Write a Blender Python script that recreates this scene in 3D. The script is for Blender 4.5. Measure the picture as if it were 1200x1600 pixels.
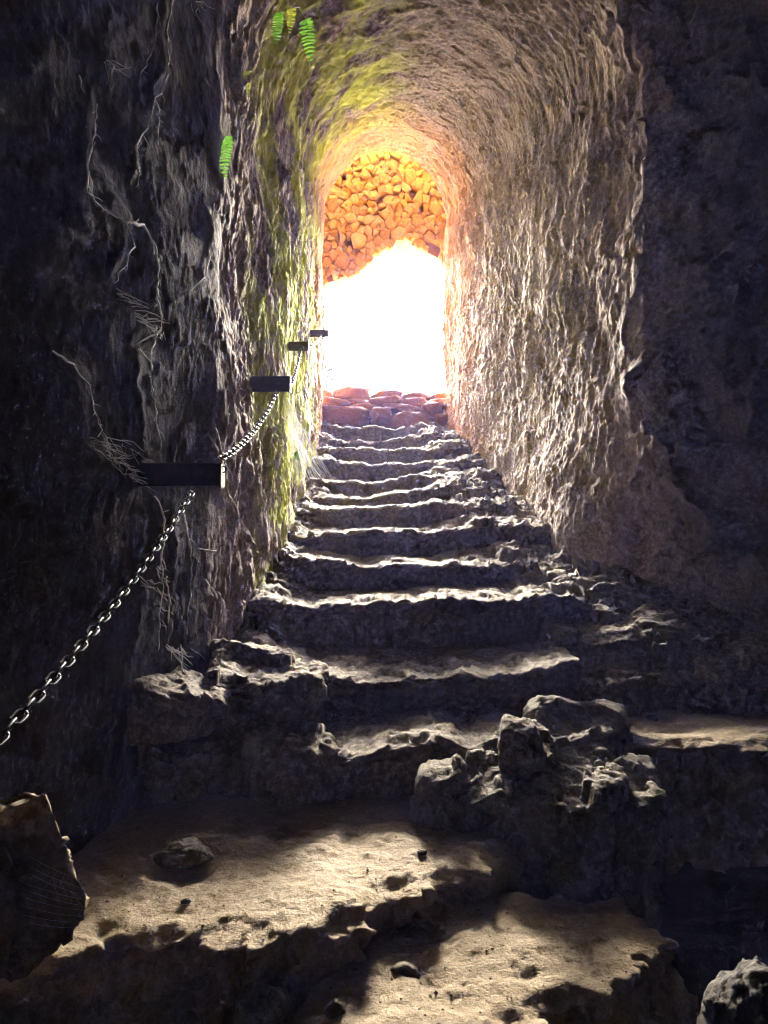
import bpy, bmesh, math, random
import numpy as np
from mathutils import Vector, Matrix

for o in list(bpy.data.objects):
    bpy.data.objects.remove(o, do_unlink=True)
S = bpy.context.scene
COL = S.collection
rnd = random.Random(7)

# ------------------------------------------------------------------ camera, sky, sun, exposure
F = 1150.0                      # focal length in photograph pixels (1200 x 1600)
CZ = 1.5                        # eye height above the cave floor datum
cam_d = bpy.data.cameras.new('camera')
cam = bpy.data.objects.new('camera', cam_d); COL.objects.link(cam)
cam_d.sensor_fit = 'VERTICAL'; cam_d.sensor_height = 24.0
cam_d.lens = 24.0 * F / 1600.0
cam_d.clip_start = 0.02; cam_d.clip_end = 2000
cam.location = (0, 0, CZ)
cam.rotation_euler = (math.radians(90), 0, 0)
S.camera = cam

SUN_EL = 24.5
SUN_AZ = 0.0
W = bpy.data.worlds.new('World'); S.world = W
W.use_nodes = True
nt = W.node_tree; nt.nodes.clear()
sky = nt.nodes.new('ShaderNodeTexSky'); sky.sky_type = 'NISHITA'; sky.sun_disc = False
sky.sun_elevation = math.radians(SUN_EL); sky.sun_rotation = math.radians(SUN_AZ)
sky.air_density = 1.0; sky.dust_density = 2.5; sky.ozone_density = 1.0
bg = nt.nodes.new('ShaderNodeBackground'); bg.inputs['Strength'].default_value = 0.088
wo = nt.nodes.new('ShaderNodeOutputWorld')
nt.links.new(sky.outputs[0], bg.inputs[0]); nt.links.new(bg.outputs[0], wo.inputs[0])

sun_d = bpy.data.lights.new('sun', 'SUN'); sun_d.energy = 1.5
sun_d.angle = math.radians(40); sun_d.color = (1.0, 0.95, 0.86)
sun = bpy.data.objects.new('sun', sun_d); COL.objects.link(sun)
sun.rotation_euler = (-math.radians(90 - SUN_EL), 0, math.radians(SUN_AZ))
sun.location = (0, 30, 20)

S.render.engine = 'CYCLES'
S.view_settings.view_transform = 'Standard'
S.view_settings.look = 'None'
S.view_settings.gamma = 1.0
S.view_settings.use_curve_mapping = False
S.view_settings.exposure = 7.05
cy = S.cycles
cy.use_denoising = True
cy.max_bounces = 7; cy.diffuse_bounces = 3; cy.glossy_bounces = 2
cy.sample_clamp_indirect = 4.0
cy.sample_clamp_direct = 0.35
cy.filter_width = 1.0
cy.caustics_reflective = False; cy.caustics_refractive = False

# ------------------------------------------------------------------ helpers
def P(x, y, d):
    """Point seen at photograph pixel (x, y), d metres ahead of the camera."""
    return Vector(((x - 600.0) / F * d, d, CZ + (800.0 - y) / F * d))

_rs = np.random.RandomState(3)
_G = _rs.normal(size=(4096, 3)); _G /= np.linalg.norm(_G, axis=1)[:, None]
_U = _rs.rand(65536, 6)
def _h(ix, iy, iz, m):
    return ((ix * 73856093) ^ (iy * 19349663) ^ (iz * 83492791)) & m
def perlin(p):
    i = np.floor(p).astype(np.int64); f = p - i
    u = f * f * f * (f * (f * 6 - 15) + 10)
    out = 0
    for dx in (0, 1):
        wx = u[:, 0] if dx else 1 - u[:, 0]
        for dy in (0, 1):
            wy = u[:, 1] if dy else 1 - u[:, 1]
            for dz in (0, 1):
                wz = u[:, 2] if dz else 1 - u[:, 2]
                g = _G[_h(i[:, 0] + dx, i[:, 1] + dy, i[:, 2] + dz, 4095)]
                out = out + wx * wy * wz * (g[:, 0] * (f[:, 0] - dx) + g[:, 1] * (f[:, 1] - dy) + g[:, 2] * (f[:, 2] - dz))
    return out * 1.5
def fbm(p, scale, octv=4, gain=0.5, seed=0.0):
    p = p * scale + seed * 17.31
    a = 1.0; s = 0
    for k in range(octv):
        s = s + a * perlin(p); p = p * 2.03 + 5.7; a *= gain
    return s
def ridged(p, scale, octv=4, gain=0.5, seed=0.0):
    p = p * scale + seed * 9.17
    a = 1.0; s = 0
    for k in range(octv):
        s = s + a * (1 - 2 * np.abs(perlin(p))); p = p * 2.1 + 3.1; a *= gain
    return s
def worley(p, scale, seed=0, jit=1.0):
    """F1, F2, random row of nearest cell, vector to its centre (in cell units)."""
    q = p * scale + seed * 31.7
    i = np.floor(q).astype(np.int64)
    n = len(q)
    d1 = np.full(n, 9.0); d2 = np.full(n, 9.0); idb = np.zeros(n, np.int64); vec = np.zeros((n, 3))
    for dx in (-1, 0, 1):
        for dy in (-1, 0, 1):
            for dz in (-1, 0, 1):
                c = i + np.array((dx, dy, dz))
                h = _h(c[:, 0], c[:, 1], c[:, 2], 65535)
                v = c + 0.5 + (_U[h, :3] - 0.5) * jit - q
                d = np.sqrt((v * v).sum(1))
                m = d < d1
                d2 = np.where(m, d1, np.minimum(d2, d))
                d1 = np.where(m, d, d1)
                idb = np.where(m, h, idb)
                vec[m] = v[m]
    return d1, d2, _U[idb], vec
def facets(p, scale, seed=0, tilt=0.5):
    """Broken-rock relief: every cell a tilted flat face with a step at its border."""
    wp = p + 0.12 / scale * np.stack([fbm(p, scale * 2.5, 3, seed=k + 1) for k in range(3)], 1) * 2.2
    d1, d2, u, v = worley(wp, scale, seed)
    return (u[:, 3] - 0.5) + tilt * ((u[:, 4] - 0.5) * v[:, 0] + (u[:, 5] - 0.5) * v[:, 2] + (u[:, 3] - 0.5) * v[:, 1])
def sstep(a, b, x):
    t = np.clip((x - a) / (b - a), 0, 1)
    return t * t * (3 - 2 * t)

def mesh_from(name, V, Fq, smooth=True):
    me = bpy.data.meshes.new(name)
    V = np.asarray(V, np.float32).reshape(-1, 3); Fq = np.asarray(Fq, np.int32)
    n, k = Fq.shape
    me.vertices.add(len(V)); me.vertices.foreach_set('co', V.ravel())
    me.loops.add(n * k); me.loops.foreach_set('vertex_index', Fq.ravel())
    me.polygons.add(n)
    me.polygons.foreach_set('loop_start', np.arange(0, n * k, k, dtype=np.int32))
    me.polygons.foreach_set('loop_total', np.full(n, k, np.int32))
    me.polygons.foreach_set('use_smooth', np.full(n, smooth, bool))
    me.update(calc_edges=True)
    return me
def grid_faces(nr, nc):
    a = np.arange(nr * nc).reshape(nr, nc)
    return np.stack([a[:-1, :-1], a[:-1, 1:], a[1:, 1:], a[1:, :-1]], -1).reshape(-1, 4)
def link(name, me, mat=None, parent=None):
    o = bpy.data.objects.new(name, me); COL.objects.link(o)
    if mat is not None and me is not None and not me.materials:
        me.materials.append(mat)
    if parent is not None:
        o.parent = parent
    return o
def tag(o, label, cat, group=None, kind=None):
    if label: o['label'] = label
    if cat: o['category'] = cat
    if group: o['group'] = group
    o['kind'] = kind or 'thing'
    return o
def empty(name, loc=(0, 0, 0)):
    o = bpy.data.objects.new(name, None); COL.objects.link(o); o.location = loc
    o.empty_display_size = 0.1
    return o
def grid_normals(G):
    du = np.gradient(G, axis=1); dv = np.gradient(G, axis=0)
    n = np.cross(du, dv); n /= np.linalg.norm(n, axis=2)[:, :, None] + 1e-9
    return n
def tube(pts, rad, sides=6, closed=False):
    """Vertices and quads of a tube along pts with radius per point."""
    pts = [Vector(p) for p in pts]; n = len(pts)
    if not hasattr(rad, '__len__'): rad = [rad] * n
    V = []; Fc = []
    up = Vector((0.3, 0.2, 1)).normalized()
    for i, p in enumerate(pts):
        if closed: t = pts[(i + 1) % n] - pts[i - 1]
        else: t = pts[min(i + 1, n - 1)] - pts[max(i - 1, 0)]
        if t.length < 1e-9: t = Vector((0, 0, 1))
        t.normalize()
        if abs(t.dot(up)) > 0.95: a = t.cross(Vector((1, 0, 0))).normalized()
        else: a = t.cross(up).normalized()
        b = t.cross(a)
        for k in range(sides):
            an = 2 * math.pi * k / sides
            V.append(p + (a * math.cos(an) + b * math.sin(an)) * rad[i])
    m = n if closed else n - 1
    for i in range(m):
        for k in range(sides):
            k2 = (k + 1) % sides; j = (i + 1) % n
            Fc.append((i * sides + k, i * sides + k2, j * sides + k2, j * sides + k))
    return [tuple(v) for v in V], Fc
class MB:
    def __init__(s): s.V = []; s.F = []
    def add(s, V, Fc):
        o = len(s.V); s.V += [tuple(v) for v in V]; s.F += [tuple(i + o for i in f) for f in Fc]
    def tube(s, pts, rad, sides=6, closed=False):
        s.add(*tube(pts, rad, sides, closed))
    def box(s, c, h, rot=None):
        c = Vector(c); V = []
        for x in (-1, 1):
            for y in (-1, 1):
                for z in (-1, 1):
                    v = Vector((x * h[0], y * h[1], z * h[2]))
                    if rot is not None: v = rot @ v
                    V.append(c + v)
        s.add(V, [(0, 1, 3, 2), (4, 6, 7, 5), (0, 4, 5, 1), (2, 3, 7, 6), (0, 2, 6, 4), (1, 5, 7, 3)])
    def build(s, name, mat, parent=None, smooth=False):
        me = bpy.data.meshes.new(name); me.from_pydata(s.V, [], s.F); me.update()
        if smooth: me.polygons.foreach_set('use_smooth', [True] * len(me.polygons))
        return link(name, me, mat, parent)

# ------------------------------------------------------------------ materials
class NT:
    def __init__(s, name):
        s.m = bpy.data.materials.new(name); s.m.use_nodes = True
        s.t = s.m.node_tree; s.t.nodes.clear()
        s.out = s.n('ShaderNodeOutputMaterial')
        s.b = s.n('ShaderNodeBsdfPrincipled'); s.l(s.b.outputs[0], s.out.inputs[0])
        s.geo = s.n('ShaderNodeNewGeometry')
    def n(s, t, **kw):
        nd = s.t.nodes.new(t)
        for k, v in kw.items(): setattr(nd, k, v)
        return nd
    def l(s, a, b): s.t.links.new(a, b)
    def noise(s, scale, detail=6, rough=0.6, src=None, dist=0.0):
        nd = s.n('ShaderNodeTexNoise'); nd.inputs['Scale'].default_value = scale
        nd.inputs['Detail'].default_value = detail; nd.inputs['Roughness'].default_value = rough
        nd.inputs['Distortion'].default_value = dist
        s.l(src if src is not None else s.geo.outputs['Position'], nd.inputs['Vector'])
        return nd.outputs[0]
    def ramp(s, fac, stops, interp='LINEAR'):
        r = s.n('ShaderNodeValToRGB'); s.l(fac, r.inputs[0]); cr = r.color_ramp; cr.interpolation = interp
        while len(cr.elements) < len(stops): cr.elements.new(0.5)
        for e, (p, c) in zip(cr.elements, stops):
            e.position = p; e.color = (c, c, c, 1) if not hasattr(c, '__len__') else (*c, 1)
        return r.outputs[0]
    def mix(s, fac, a, b, mode='MIX'):
        m = s.n('ShaderNodeMix', data_type='RGBA', blend_type=mode)
        for sock, v in ((m.inputs[0], fac), (m.inputs[6], a), (m.inputs[7], b)):
            if hasattr(v, 'is_output'): s.l(v, sock)
            elif hasattr(v, '__len__'): sock.default_value = (*v, 1)
            else: sock.default_value = v
        return m.outputs[2]
    def math(s, op, a, b=0.0, clamp=False):
        m = s.n('ShaderNodeMath', operation=op, use_clamp=clamp)
        for sock, v in ((m.inputs[0], a), (m.inputs[1], b)):
            if hasattr(v, 'is_output'): s.l(v, sock)
            else: sock.default_value = v
        return m.outputs[0]
    def xyz(s):
        x = s.n('ShaderNodeSeparateXYZ'); s.l(s.geo.outputs['Position'], x.inputs[0]); return x.outputs
    def maprange(s, v, a, b):
        m = s.n('ShaderNodeMapRange', interpolation_type='SMOOTHSTEP'); s.l(v, m.inputs[0])
        m.inputs[1].default_value = a; m.inputs[2].default_value = b
        return m.outputs[0]
    def bump(s, h, strength=0.5, dist=0.02, prev=None):
        b = s.n('ShaderNodeBump'); b.inputs['Strength'].default_value = strength
        b.inputs['Distance'].default_value = dist; s.l(h, b.inputs['Height'])
        if prev is not None: s.l(prev, b.inputs['Normal'])
        return b.outputs[0]
    def set(s, color=None, rough=None, normal=None, **kw):
        for nm, v in (('Base Color', color), ('Roughness', rough), ('Normal', normal)):
            if v is None: continue
            if hasattr(v, 'is_output'): s.l(v, s.b.inputs[nm])
            elif hasattr(v, '__len__'): s.b.inputs[nm].default_value = (*v, 1)
            else: s.b.inputs[nm].default_value = v
        for k, v in kw.items(): s.b.inputs[k].default_value = v
        return s.m

def rock_material(name, c1, c2, c3, tunnel=False, bump=0.5, scale=1.0, rough=0.85):
    t = NT(name)
    big = t.noise(2.2 * scale, 5, 0.6)
    fine = t.noise(34 * scale, 8, 0.7)
    spk = t.noise(140 * scale, 3, 0.6)
    col = t.mix(t.ramp(big, [(0.35, 0.0), (0.65, 1.0)]), c1, c2)
    col = t.mix(t.ramp(fine, [(0.45, 0.0), (0.75, 0.8)]), col, c3)
    col = t.mix(t.ramp(spk, [(0.3, 0.55), (0.5, 0.0)]), col, tuple(0.4 * c for c in c1))
    if tunnel:
        x, y, z = t.xyz()
        col = t.mix(t.maprange(t.math('SUBTRACT', y, t.math('MULTIPLY', t.maprange(x, 0.2, 0.9), 0.5)), 3.9, 3.3), col, t.mix(t.math('SUBTRACT', 0.85, t.math('MULTIPLY', t.maprange(x, 0.2, 1.0), 0.32)), col, (0.018, 0.016, 0.018)))   # chamber shade painted into the rock colour, weaker on the right
        # algae on the left flank and over the left half of the vault
        am = t.math('MULTIPLY', t.math('MULTIPLY', t.maprange(x, 0.45, -0.35), t.maprange(y, 4.0, 4.8)), t.maprange(y, 9.2, 7.4))
        an = t.ramp(t.noise(1.9, 6, 0.65), [(0.43, 0.0), (0.56, 1.0)])
        col = t.mix(t.math('MULTIPLY', am, an), col, (0.50, 0.55, 0.07))
        # orange glare of the opening painted into the rock close to the mouth
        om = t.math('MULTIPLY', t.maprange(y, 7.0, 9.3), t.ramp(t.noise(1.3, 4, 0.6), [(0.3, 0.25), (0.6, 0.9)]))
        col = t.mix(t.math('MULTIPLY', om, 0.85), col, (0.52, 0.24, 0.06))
    nb = t.bump(t.noise(22 * scale, 8, 0.65), bump, 0.05)
    nb = t.bump(spk, bump * 0.7, 0.006, nb)
    t.b.inputs['Specular IOR Level'].default_value = 0.2
    return t.set(col, rough, nb)

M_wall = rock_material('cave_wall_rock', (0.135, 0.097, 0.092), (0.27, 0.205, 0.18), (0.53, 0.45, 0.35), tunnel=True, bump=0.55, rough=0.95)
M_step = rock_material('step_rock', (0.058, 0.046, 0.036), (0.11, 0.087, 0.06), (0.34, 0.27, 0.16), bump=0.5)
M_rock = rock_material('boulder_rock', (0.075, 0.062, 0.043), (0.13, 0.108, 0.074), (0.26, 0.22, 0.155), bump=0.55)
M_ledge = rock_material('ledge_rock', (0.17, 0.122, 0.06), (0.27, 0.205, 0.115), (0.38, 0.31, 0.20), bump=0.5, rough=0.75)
M_dark = rock_material('deep_floor_rock', (0.04, 0.036, 0.03), (0.06, 0.052, 0.042), (0.09, 0.08, 0.06))
M_rubble = rock_material('ochre_stone', (0.20, 0.085, 0.003), (0.28, 0.14, 0.006), (0.36, 0.215, 0.018), bump=0.7, scale=0.7)
M_mortar = rock_material('earth_joint', (0.13, 0.05, 0.012), (0.17, 0.07, 0.018), (0.2, 0.09, 0.03))
M_red = rock_material('red_stone', (0.12, 0.05, 0.012), (0.16, 0.07, 0.018), (0.21, 0.10, 0.035), bump=0.7)
M_ground = rock_material('ground_gravel', (0.50, 0.44, 0.33), (0.58, 0.52, 0.42), (0.62, 0.57, 0.48), scale=0.3)

t = NT('bracket_paint'); M_steel = t.set(t.ramp(t.noise(40, 5), [(0.42, (0.018, 0.018, 0.022)), (0.62, (0.055, 0.03, 0.018))]), 0.65, Metallic=0.3)
t = NT('galvanised_chain'); M_chain = t.set(t.ramp(t.noise(90, 4), [(0.35, (0.012, 0.012, 0.012)), (0.7, (0.035, 0.033, 0.03))]), 0.45, Metallic=0.35)
t = NT('silk'); M_silk = t.set((0.8, 0.8, 0.82), 0.6)
t = NT('root_bark'); M_root = t.set(t.ramp(t.noise(60, 4), [(0.3, (0.48, 0.43, 0.34)), (0.7, (0.68, 0.64, 0.55))]), 0.8)
def leaf_mat(name, c):
    t = NT(name)
    tr = t.n('ShaderNodeBsdfTranslucent'); tr.inputs[0].default_value = (*c, 1)
    mx = t.n('ShaderNodeMixShader'); mx.inputs[0].default_value = 0.6
    cc = t.mix(t.ramp(t.noise(30, 3), [(0.35, 0.0), (0.7, 1.0)]), tuple(0.6 * k for k in c), c)
    t.set(cc, 0.5); t.l(cc, tr.inputs[0])
    t.l(t.b.outputs[0], mx.inputs[1]); t.l(tr.outputs[0], mx.inputs[2]); t.l(mx.outputs[0], t.out.inputs[0])
    return t.m
M_fern = leaf_mat('fern_green', (0.075, 0.20, 0.015))
M_fern_y = leaf_mat('fern_yellow_green', (0.26, 0.29, 0.03))
M_bush = leaf_mat('bush_green', (0.0045, 0.006, 0.0004))

# ------------------------------------------------------------------ cave shell: walls and vault
EXIT_Y = 9.4
def interp(y, pts):
    a = np.array(pts); return np.interp(y, a[:, 0], a[:, 1])
def Lup(y): return interp(y, [(-9, -4.0), (-3, -3.2), (0.3, -1.6), (1.3, -1.2), (1.9, -1.08), (2.75, -0.92), (3.5, -0.79), (4.5, -0.80), (5.2, -0.68), (9.6, -0.775)])
def Llo(y): return interp(y, [(-9, -4.0), (-3, -3.2), (0.3, -1.8), (1.3, -1.35), (1.9, -1.2), (2.5, -1.04), (3.5, -0.84), (4.4, -0.74), (5.2, -0.71), (9.6, -0.775)])
def Rup(y): return interp(y, [(-9, 5.0), (-3, 4.2), (1.0, 3.0), (2.8, 2.5), (3.5, 2.15), (3.9, 1.72), (4.15, 1.46), (9.6, 0.74)])
def Rlo(y): return interp(y, [(-9, 5.0), (-3, 4.2), (1.0, 3.0), (2.8, 2.5), (3.5, 2.2), (4.1, 1.75), (4.6, 1.42), (5.0, 1.27), (9.6, 0.74)])
def Zs(y): return interp(y, [(-3, 2.3), (2.0, 2.5), (3.6, 2.3), (9.4, 3.70)])
def Za(y): return interp(y, [(-3, 3.3), (2.5, 3.7), (3.6, 3.3), (9.4, 4.62)])
def Zf(y): return interp(y, [(-9, -4.2), (-3, -3.7), (1.0, -2.9), (2.0, -2.6), (3.0, -2.1), (4.4, -1.6), (5.2, -0.75), (8.5, 0.6), (9.6, 0.7)])

def build_shell():
    ys = np.concatenate([np.linspace(-9, 1.2, 80, endpoint=False), np.linspace(1.2, 3.1, 170, endpoint=False),
                         np.linspace(3.1, 4.3, 130, endpoint=False), np.linspace(4.3, EXIT_Y, 470)])
    nl, na, nr_ = 350, 240, 350
    u = np.concatenate([np.linspace(0, 1, nl, endpoint=False), 1 + np.linspace(0, 1, na, endpoint=False), 2 + np.linspace(0, 1, nr_)])
    Y, U = np.meshgrid(ys, u, indexing='ij')
    yf = Y.ravel(); uf = U.ravel()
    zs, za, zf = Zs(yf), Za(yf), Zf(yf)
    def Lz(z):
        k = sstep(-0.3, 1.1, z); return Llo(yf) * (1 - k) + Lup(yf) * k
    def Rz(z):
        k = sstep(-0.2, 0.9, z); return Rlo(yf) * (1 - k) + Rup(yf) * k
    zl = zf + (zs - zf) * np.clip(uf, 0, 1)
    zr = zs + (zf - zs) * np.clip(uf - 2, 0, 1)
    an = math.pi * (1 - np.clip(uf - 1, 0, 1))
    cx = (Lz(zs) + Rz(zs)) / 2; rx = (Rz(zs) - Lz(zs)) / 2
    X = np.where(uf < 1, Lz(zl), np.where(uf >= 2, Rz(zr), cx + rx * np.cos(an)))
    Z = np.where(uf < 1, zl, np.where(uf >= 2, zr, zs + (za - zs) * np.sin(an)))
    Pn = np.stack([X, yf, Z], 1)
    G = Pn.reshape(len(ys), len(u), 3)
    N = grid_normals(G)
    mid = np.stack([cx, yf, (zs + zf) / 2], 1).reshape(G.shape)
    sgn = np.sign(((mid - G) * N).sum(2)); N = (N * sgn[:, :, None]).reshape(-1, 3)   # inward
    p = Pn
    tun = sstep(3.35, 3.95, yf - 0.6 * sstep(0.2, 0.9, X))                      # 1 in the tunnel
    right = sstep(0.2, 0.9, X)
    ch = 1 - tun
    disp = (0.045 * fbm(p, 0.9, 3, seed=1) + 0.022 * fbm(p, 2.2, 3, seed=2)) * (1 - 0.75 * ch * (1 - right))
    fac = facets(p, 2.3, seed=1, tilt=0.45)
    calm = (1 - right) * (1 - sstep(3.35, 3.7, yf))
    disp += fac * (0.020 * tun + ch * (0.050 + 0.09 * right)) * (1 - 0.72 * calm)
    fac2 = facets(p, 6.5, seed=2, tilt=0.5)
    disp += fac2 * (0.012 * tun + ch * (0.007 + 0.03 * right))
    # pick marks: hollow scallops with sharp crests, drawn out round the vault
    arc = np.concatenate([np.zeros((len(ys), 1)), np.cumsum(np.linalg.norm(np.diff(G, axis=1), axis=2), 1)], 1).ravel()
    q = np.stack([arc * 0.62, yf, 0 * yf], 1)
    q = q + 0.05 * np.stack([fbm(q, 5, 3, seed=4), fbm(q, 5, 3, seed=5), 0 * yf], 1)
    d1, d2, uu, vv = worley(q, 8.5, 3)
    d3, d4, _, _ = worley(q, 18.0, 5)
    d5, _, _, _ = worley(p, 30.0, 6)
    amp = 0.35 + 0.65 * sstep(-0.3, 0.2, fbm(p, 1.1, 3, seed=9))
    sc = (d1 - 0.5) * 0.036 + (d3 - 0.5) * 0.026 + (d5 - 0.5) * 0.015
    disp += sc * amp * (0.05 + 0.95 * tun)
    disp += 0.005 * fbm(p, 30, 3, 0.6, seed=3) * (0.4 + 0.6 * tun)
    # broken edges of the rock beds: a step down on the side facing the tunnel
    def crack(pix, side, h, decay=0.028):
        pts = []
        for (x, y) in pix:
            yy_ = np.linspace(1.0, 8.0, 1401)
            xx_ = Lup(yy_) if side < 0 else Rup(yy_)
            k_ = int(np.argmin(np.abs((600 + F * xx_ / yy_) - x)))
            pts.append((yy_[k_], (800 - y) / F * yy_[k_]))
        pts.sort(key=lambda a: a[1])
        zc = np.array([a[1] for a in pts]); yc = np.array([a[0] for a in pts])
        sel = (X < 0 if side < 0 else X > 0) & (Z > zc[0] - 0.02) & (Z < zc[-1] + 0.02)
        pz = p[sel]
        jit = 0.035 * fbm(pz * np.array([0, 0, 1.0]), 9, 3, seed=abs(pix[0][0]) * 0.1) + 0.012 * fbm(pz * np.array([0, 0, 1.0]), 34, 2, seed=pix[0][1] * 0.1)
        yl = np.interp(pz[:, 2], zc, yc) + jit
        tp = np.clip(np.minimum(pz[:, 2] - zc[0], zc[-1] - pz[:, 2]) / 0.08, 0, 1)
        vary = 0.25 + 0.95 * sstep(-0.25, 0.35, fbm(pz * np.array([0, 0, 1.0]), 5, 3, seed=pix[-1][0] * 0.1))
        dd = yl - pz[:, 1]
        disp[sel] += h * np.where(dd > 0, 1 - sstep(0.0, 0.03, dd), np.exp(-np.maximum(-dd, 0) / decay)) * tp * vary
    for pix in ([(140, 165), (136, 220), (125, 300), (150, 328), (186, 346)], [(190, 346), (200, 385), (172, 435), (165, 447)], [(168, 450), (200, 485), (240, 516)],
                [(265, 8), (250, 40), (256, 100), (244, 135), (230, 175), (236, 200)], [(232, 205), (206, 230), (208, 300)], [(112, 118), (120, 155)], [(165, 95), (160, 138)],
                [(215, 352), (234, 382), (238, 440), (240, 512)], [(226, 545), (226, 600), (240, 680), (245, 716)], [(72, 548), (102, 570), (130, 602), (136, 640), (148, 672)],
                [(136, 682), (165, 712), (205, 742)], [(150, 690), (180, 725)], [(326, 320), (328, 370), (314, 432), (282, 460)], [(288, 770), (290, 850), (286, 920), (290, 1000)],
                [(232, 780), (250, 812), (242, 870), (246, 925), (238, 1025)], [(328, 668), (345, 722), (350, 772), (366, 802), (384, 850), (388, 900)],
                [(310, 850), (322, 880), (318, 940)], [(262, 1010), (285, 1030), (310, 1060)], [(232, 880), (212, 915)], [(80, 60), (76, 110)], [(40, 700), (52, 790)]):
        crack(pix, -1, 0.017)
    for pix in ([(1146, 365), (1120, 440), (1108, 520), (1104, 548)], [(1172, 500), (1146, 592)], [(1036, 40), (1030, 100), (1060, 150), (1088, 196)],
                [(1190, 560), (1150, 700)], [(1020, 560), (985, 625), (945, 640)], [(995, 690), (965, 780)]):
        crack(pix, 1, 0.07, 0.09)
    p2 = p + N * disp[:, None]
    p2[:, 2] += CZ
    nc = len(u); G2 = p2.reshape(len(ys), nc, 3)
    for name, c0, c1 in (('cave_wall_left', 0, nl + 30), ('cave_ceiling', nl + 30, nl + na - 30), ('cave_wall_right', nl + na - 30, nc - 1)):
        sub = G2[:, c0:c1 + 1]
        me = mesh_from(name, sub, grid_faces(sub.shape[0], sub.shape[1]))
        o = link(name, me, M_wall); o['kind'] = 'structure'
    # end wall behind the photographer
    yb = -9.0
    zz = np.linspace(-4.8, 4.2, 60); xx = np.linspace(-4.8, 5.8, 50)
    XX, ZZ = np.meshgrid(xx, zz)
    pb = np.stack([XX.ravel(), np.full(XX.size, yb + 0.15), ZZ.ravel()], 1)
    pb[:, 1] += 0.15 * facets(pb, 1.6, seed=7)
    pb[:, 2] += CZ
    o = link('cave_wall_back', mesh_from('cave_wall_back', pb, grid_faces(60, 50)), M_wall); o['kind'] = 'structure'
build_shell()

from mathutils.bvhtree import BVHTree
_wl = bpy.data.objects['cave_wall_left'].data
_wv = np.empty(len(_wl.vertices) * 3, np.float32); _wl.vertices.foreach_get('co', _wv); _wv = _wv.reshape(-1, 3)
_wn = len(_wl.polygons); _wf = np.empty(_wn * 4, np.int32); _wl.loops.foreach_get('vertex_index', _wf); _wf = _wf.reshape(-1, 4)
_cen = _wv[_wf[:, 0]]
_keep = (_cen[:, 1] > 1.0) & (_cen[:, 1] < 9.0)
WALL_BVH = BVHTree.FromPolygons([tuple(v) for v in _wv], [tuple(f) for f in _wf[_keep]])
def on_left_wall(x, y, off=0.0):
    """point of the left wall seen at a pixel, lifted off the rock by off"""
    d = P(x, y, 1.0) - Vector((0, 0, CZ)); d.normalize()
    h = WALL_BVH.ray_cast(Vector((0, 0, CZ)), d)
    if h[0] is None: return None
    n = h[1] if h[1].dot(d) < 0 else -h[1]
    return h[0] + (n * 0.6 + Vector((0.4, 0, 0))) * off

# deep floor under everything in the chamber
def build_floor():
    xx = np.linspace(-4.6, 5.6, 110); yy = np.linspace(-9.2, 5.6, 160)
    XX, YY = np.meshgrid(xx, yy)
    p = np.stack([XX.ravel(), YY.ravel(), np.zeros(XX.size)], 1)
    z = np.interp(p[:, 1], [-9, -3, 1.2, 1.9, 2.5, 4.2, 5.6], [-3.9, -3.4, -2.6, -2.1, -1.5, -1.3, -0.9]) + 0.06 * fbm(p, 1.5, 4) + 0.05 * facets(p, 3)
    p[:, 2] = z + CZ
    o = link('cave_floor', mesh_from('cave_floor', p, grid_faces(160, 110)), M_dark); o['kind'] = 'structure'
build_floor()

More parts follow.
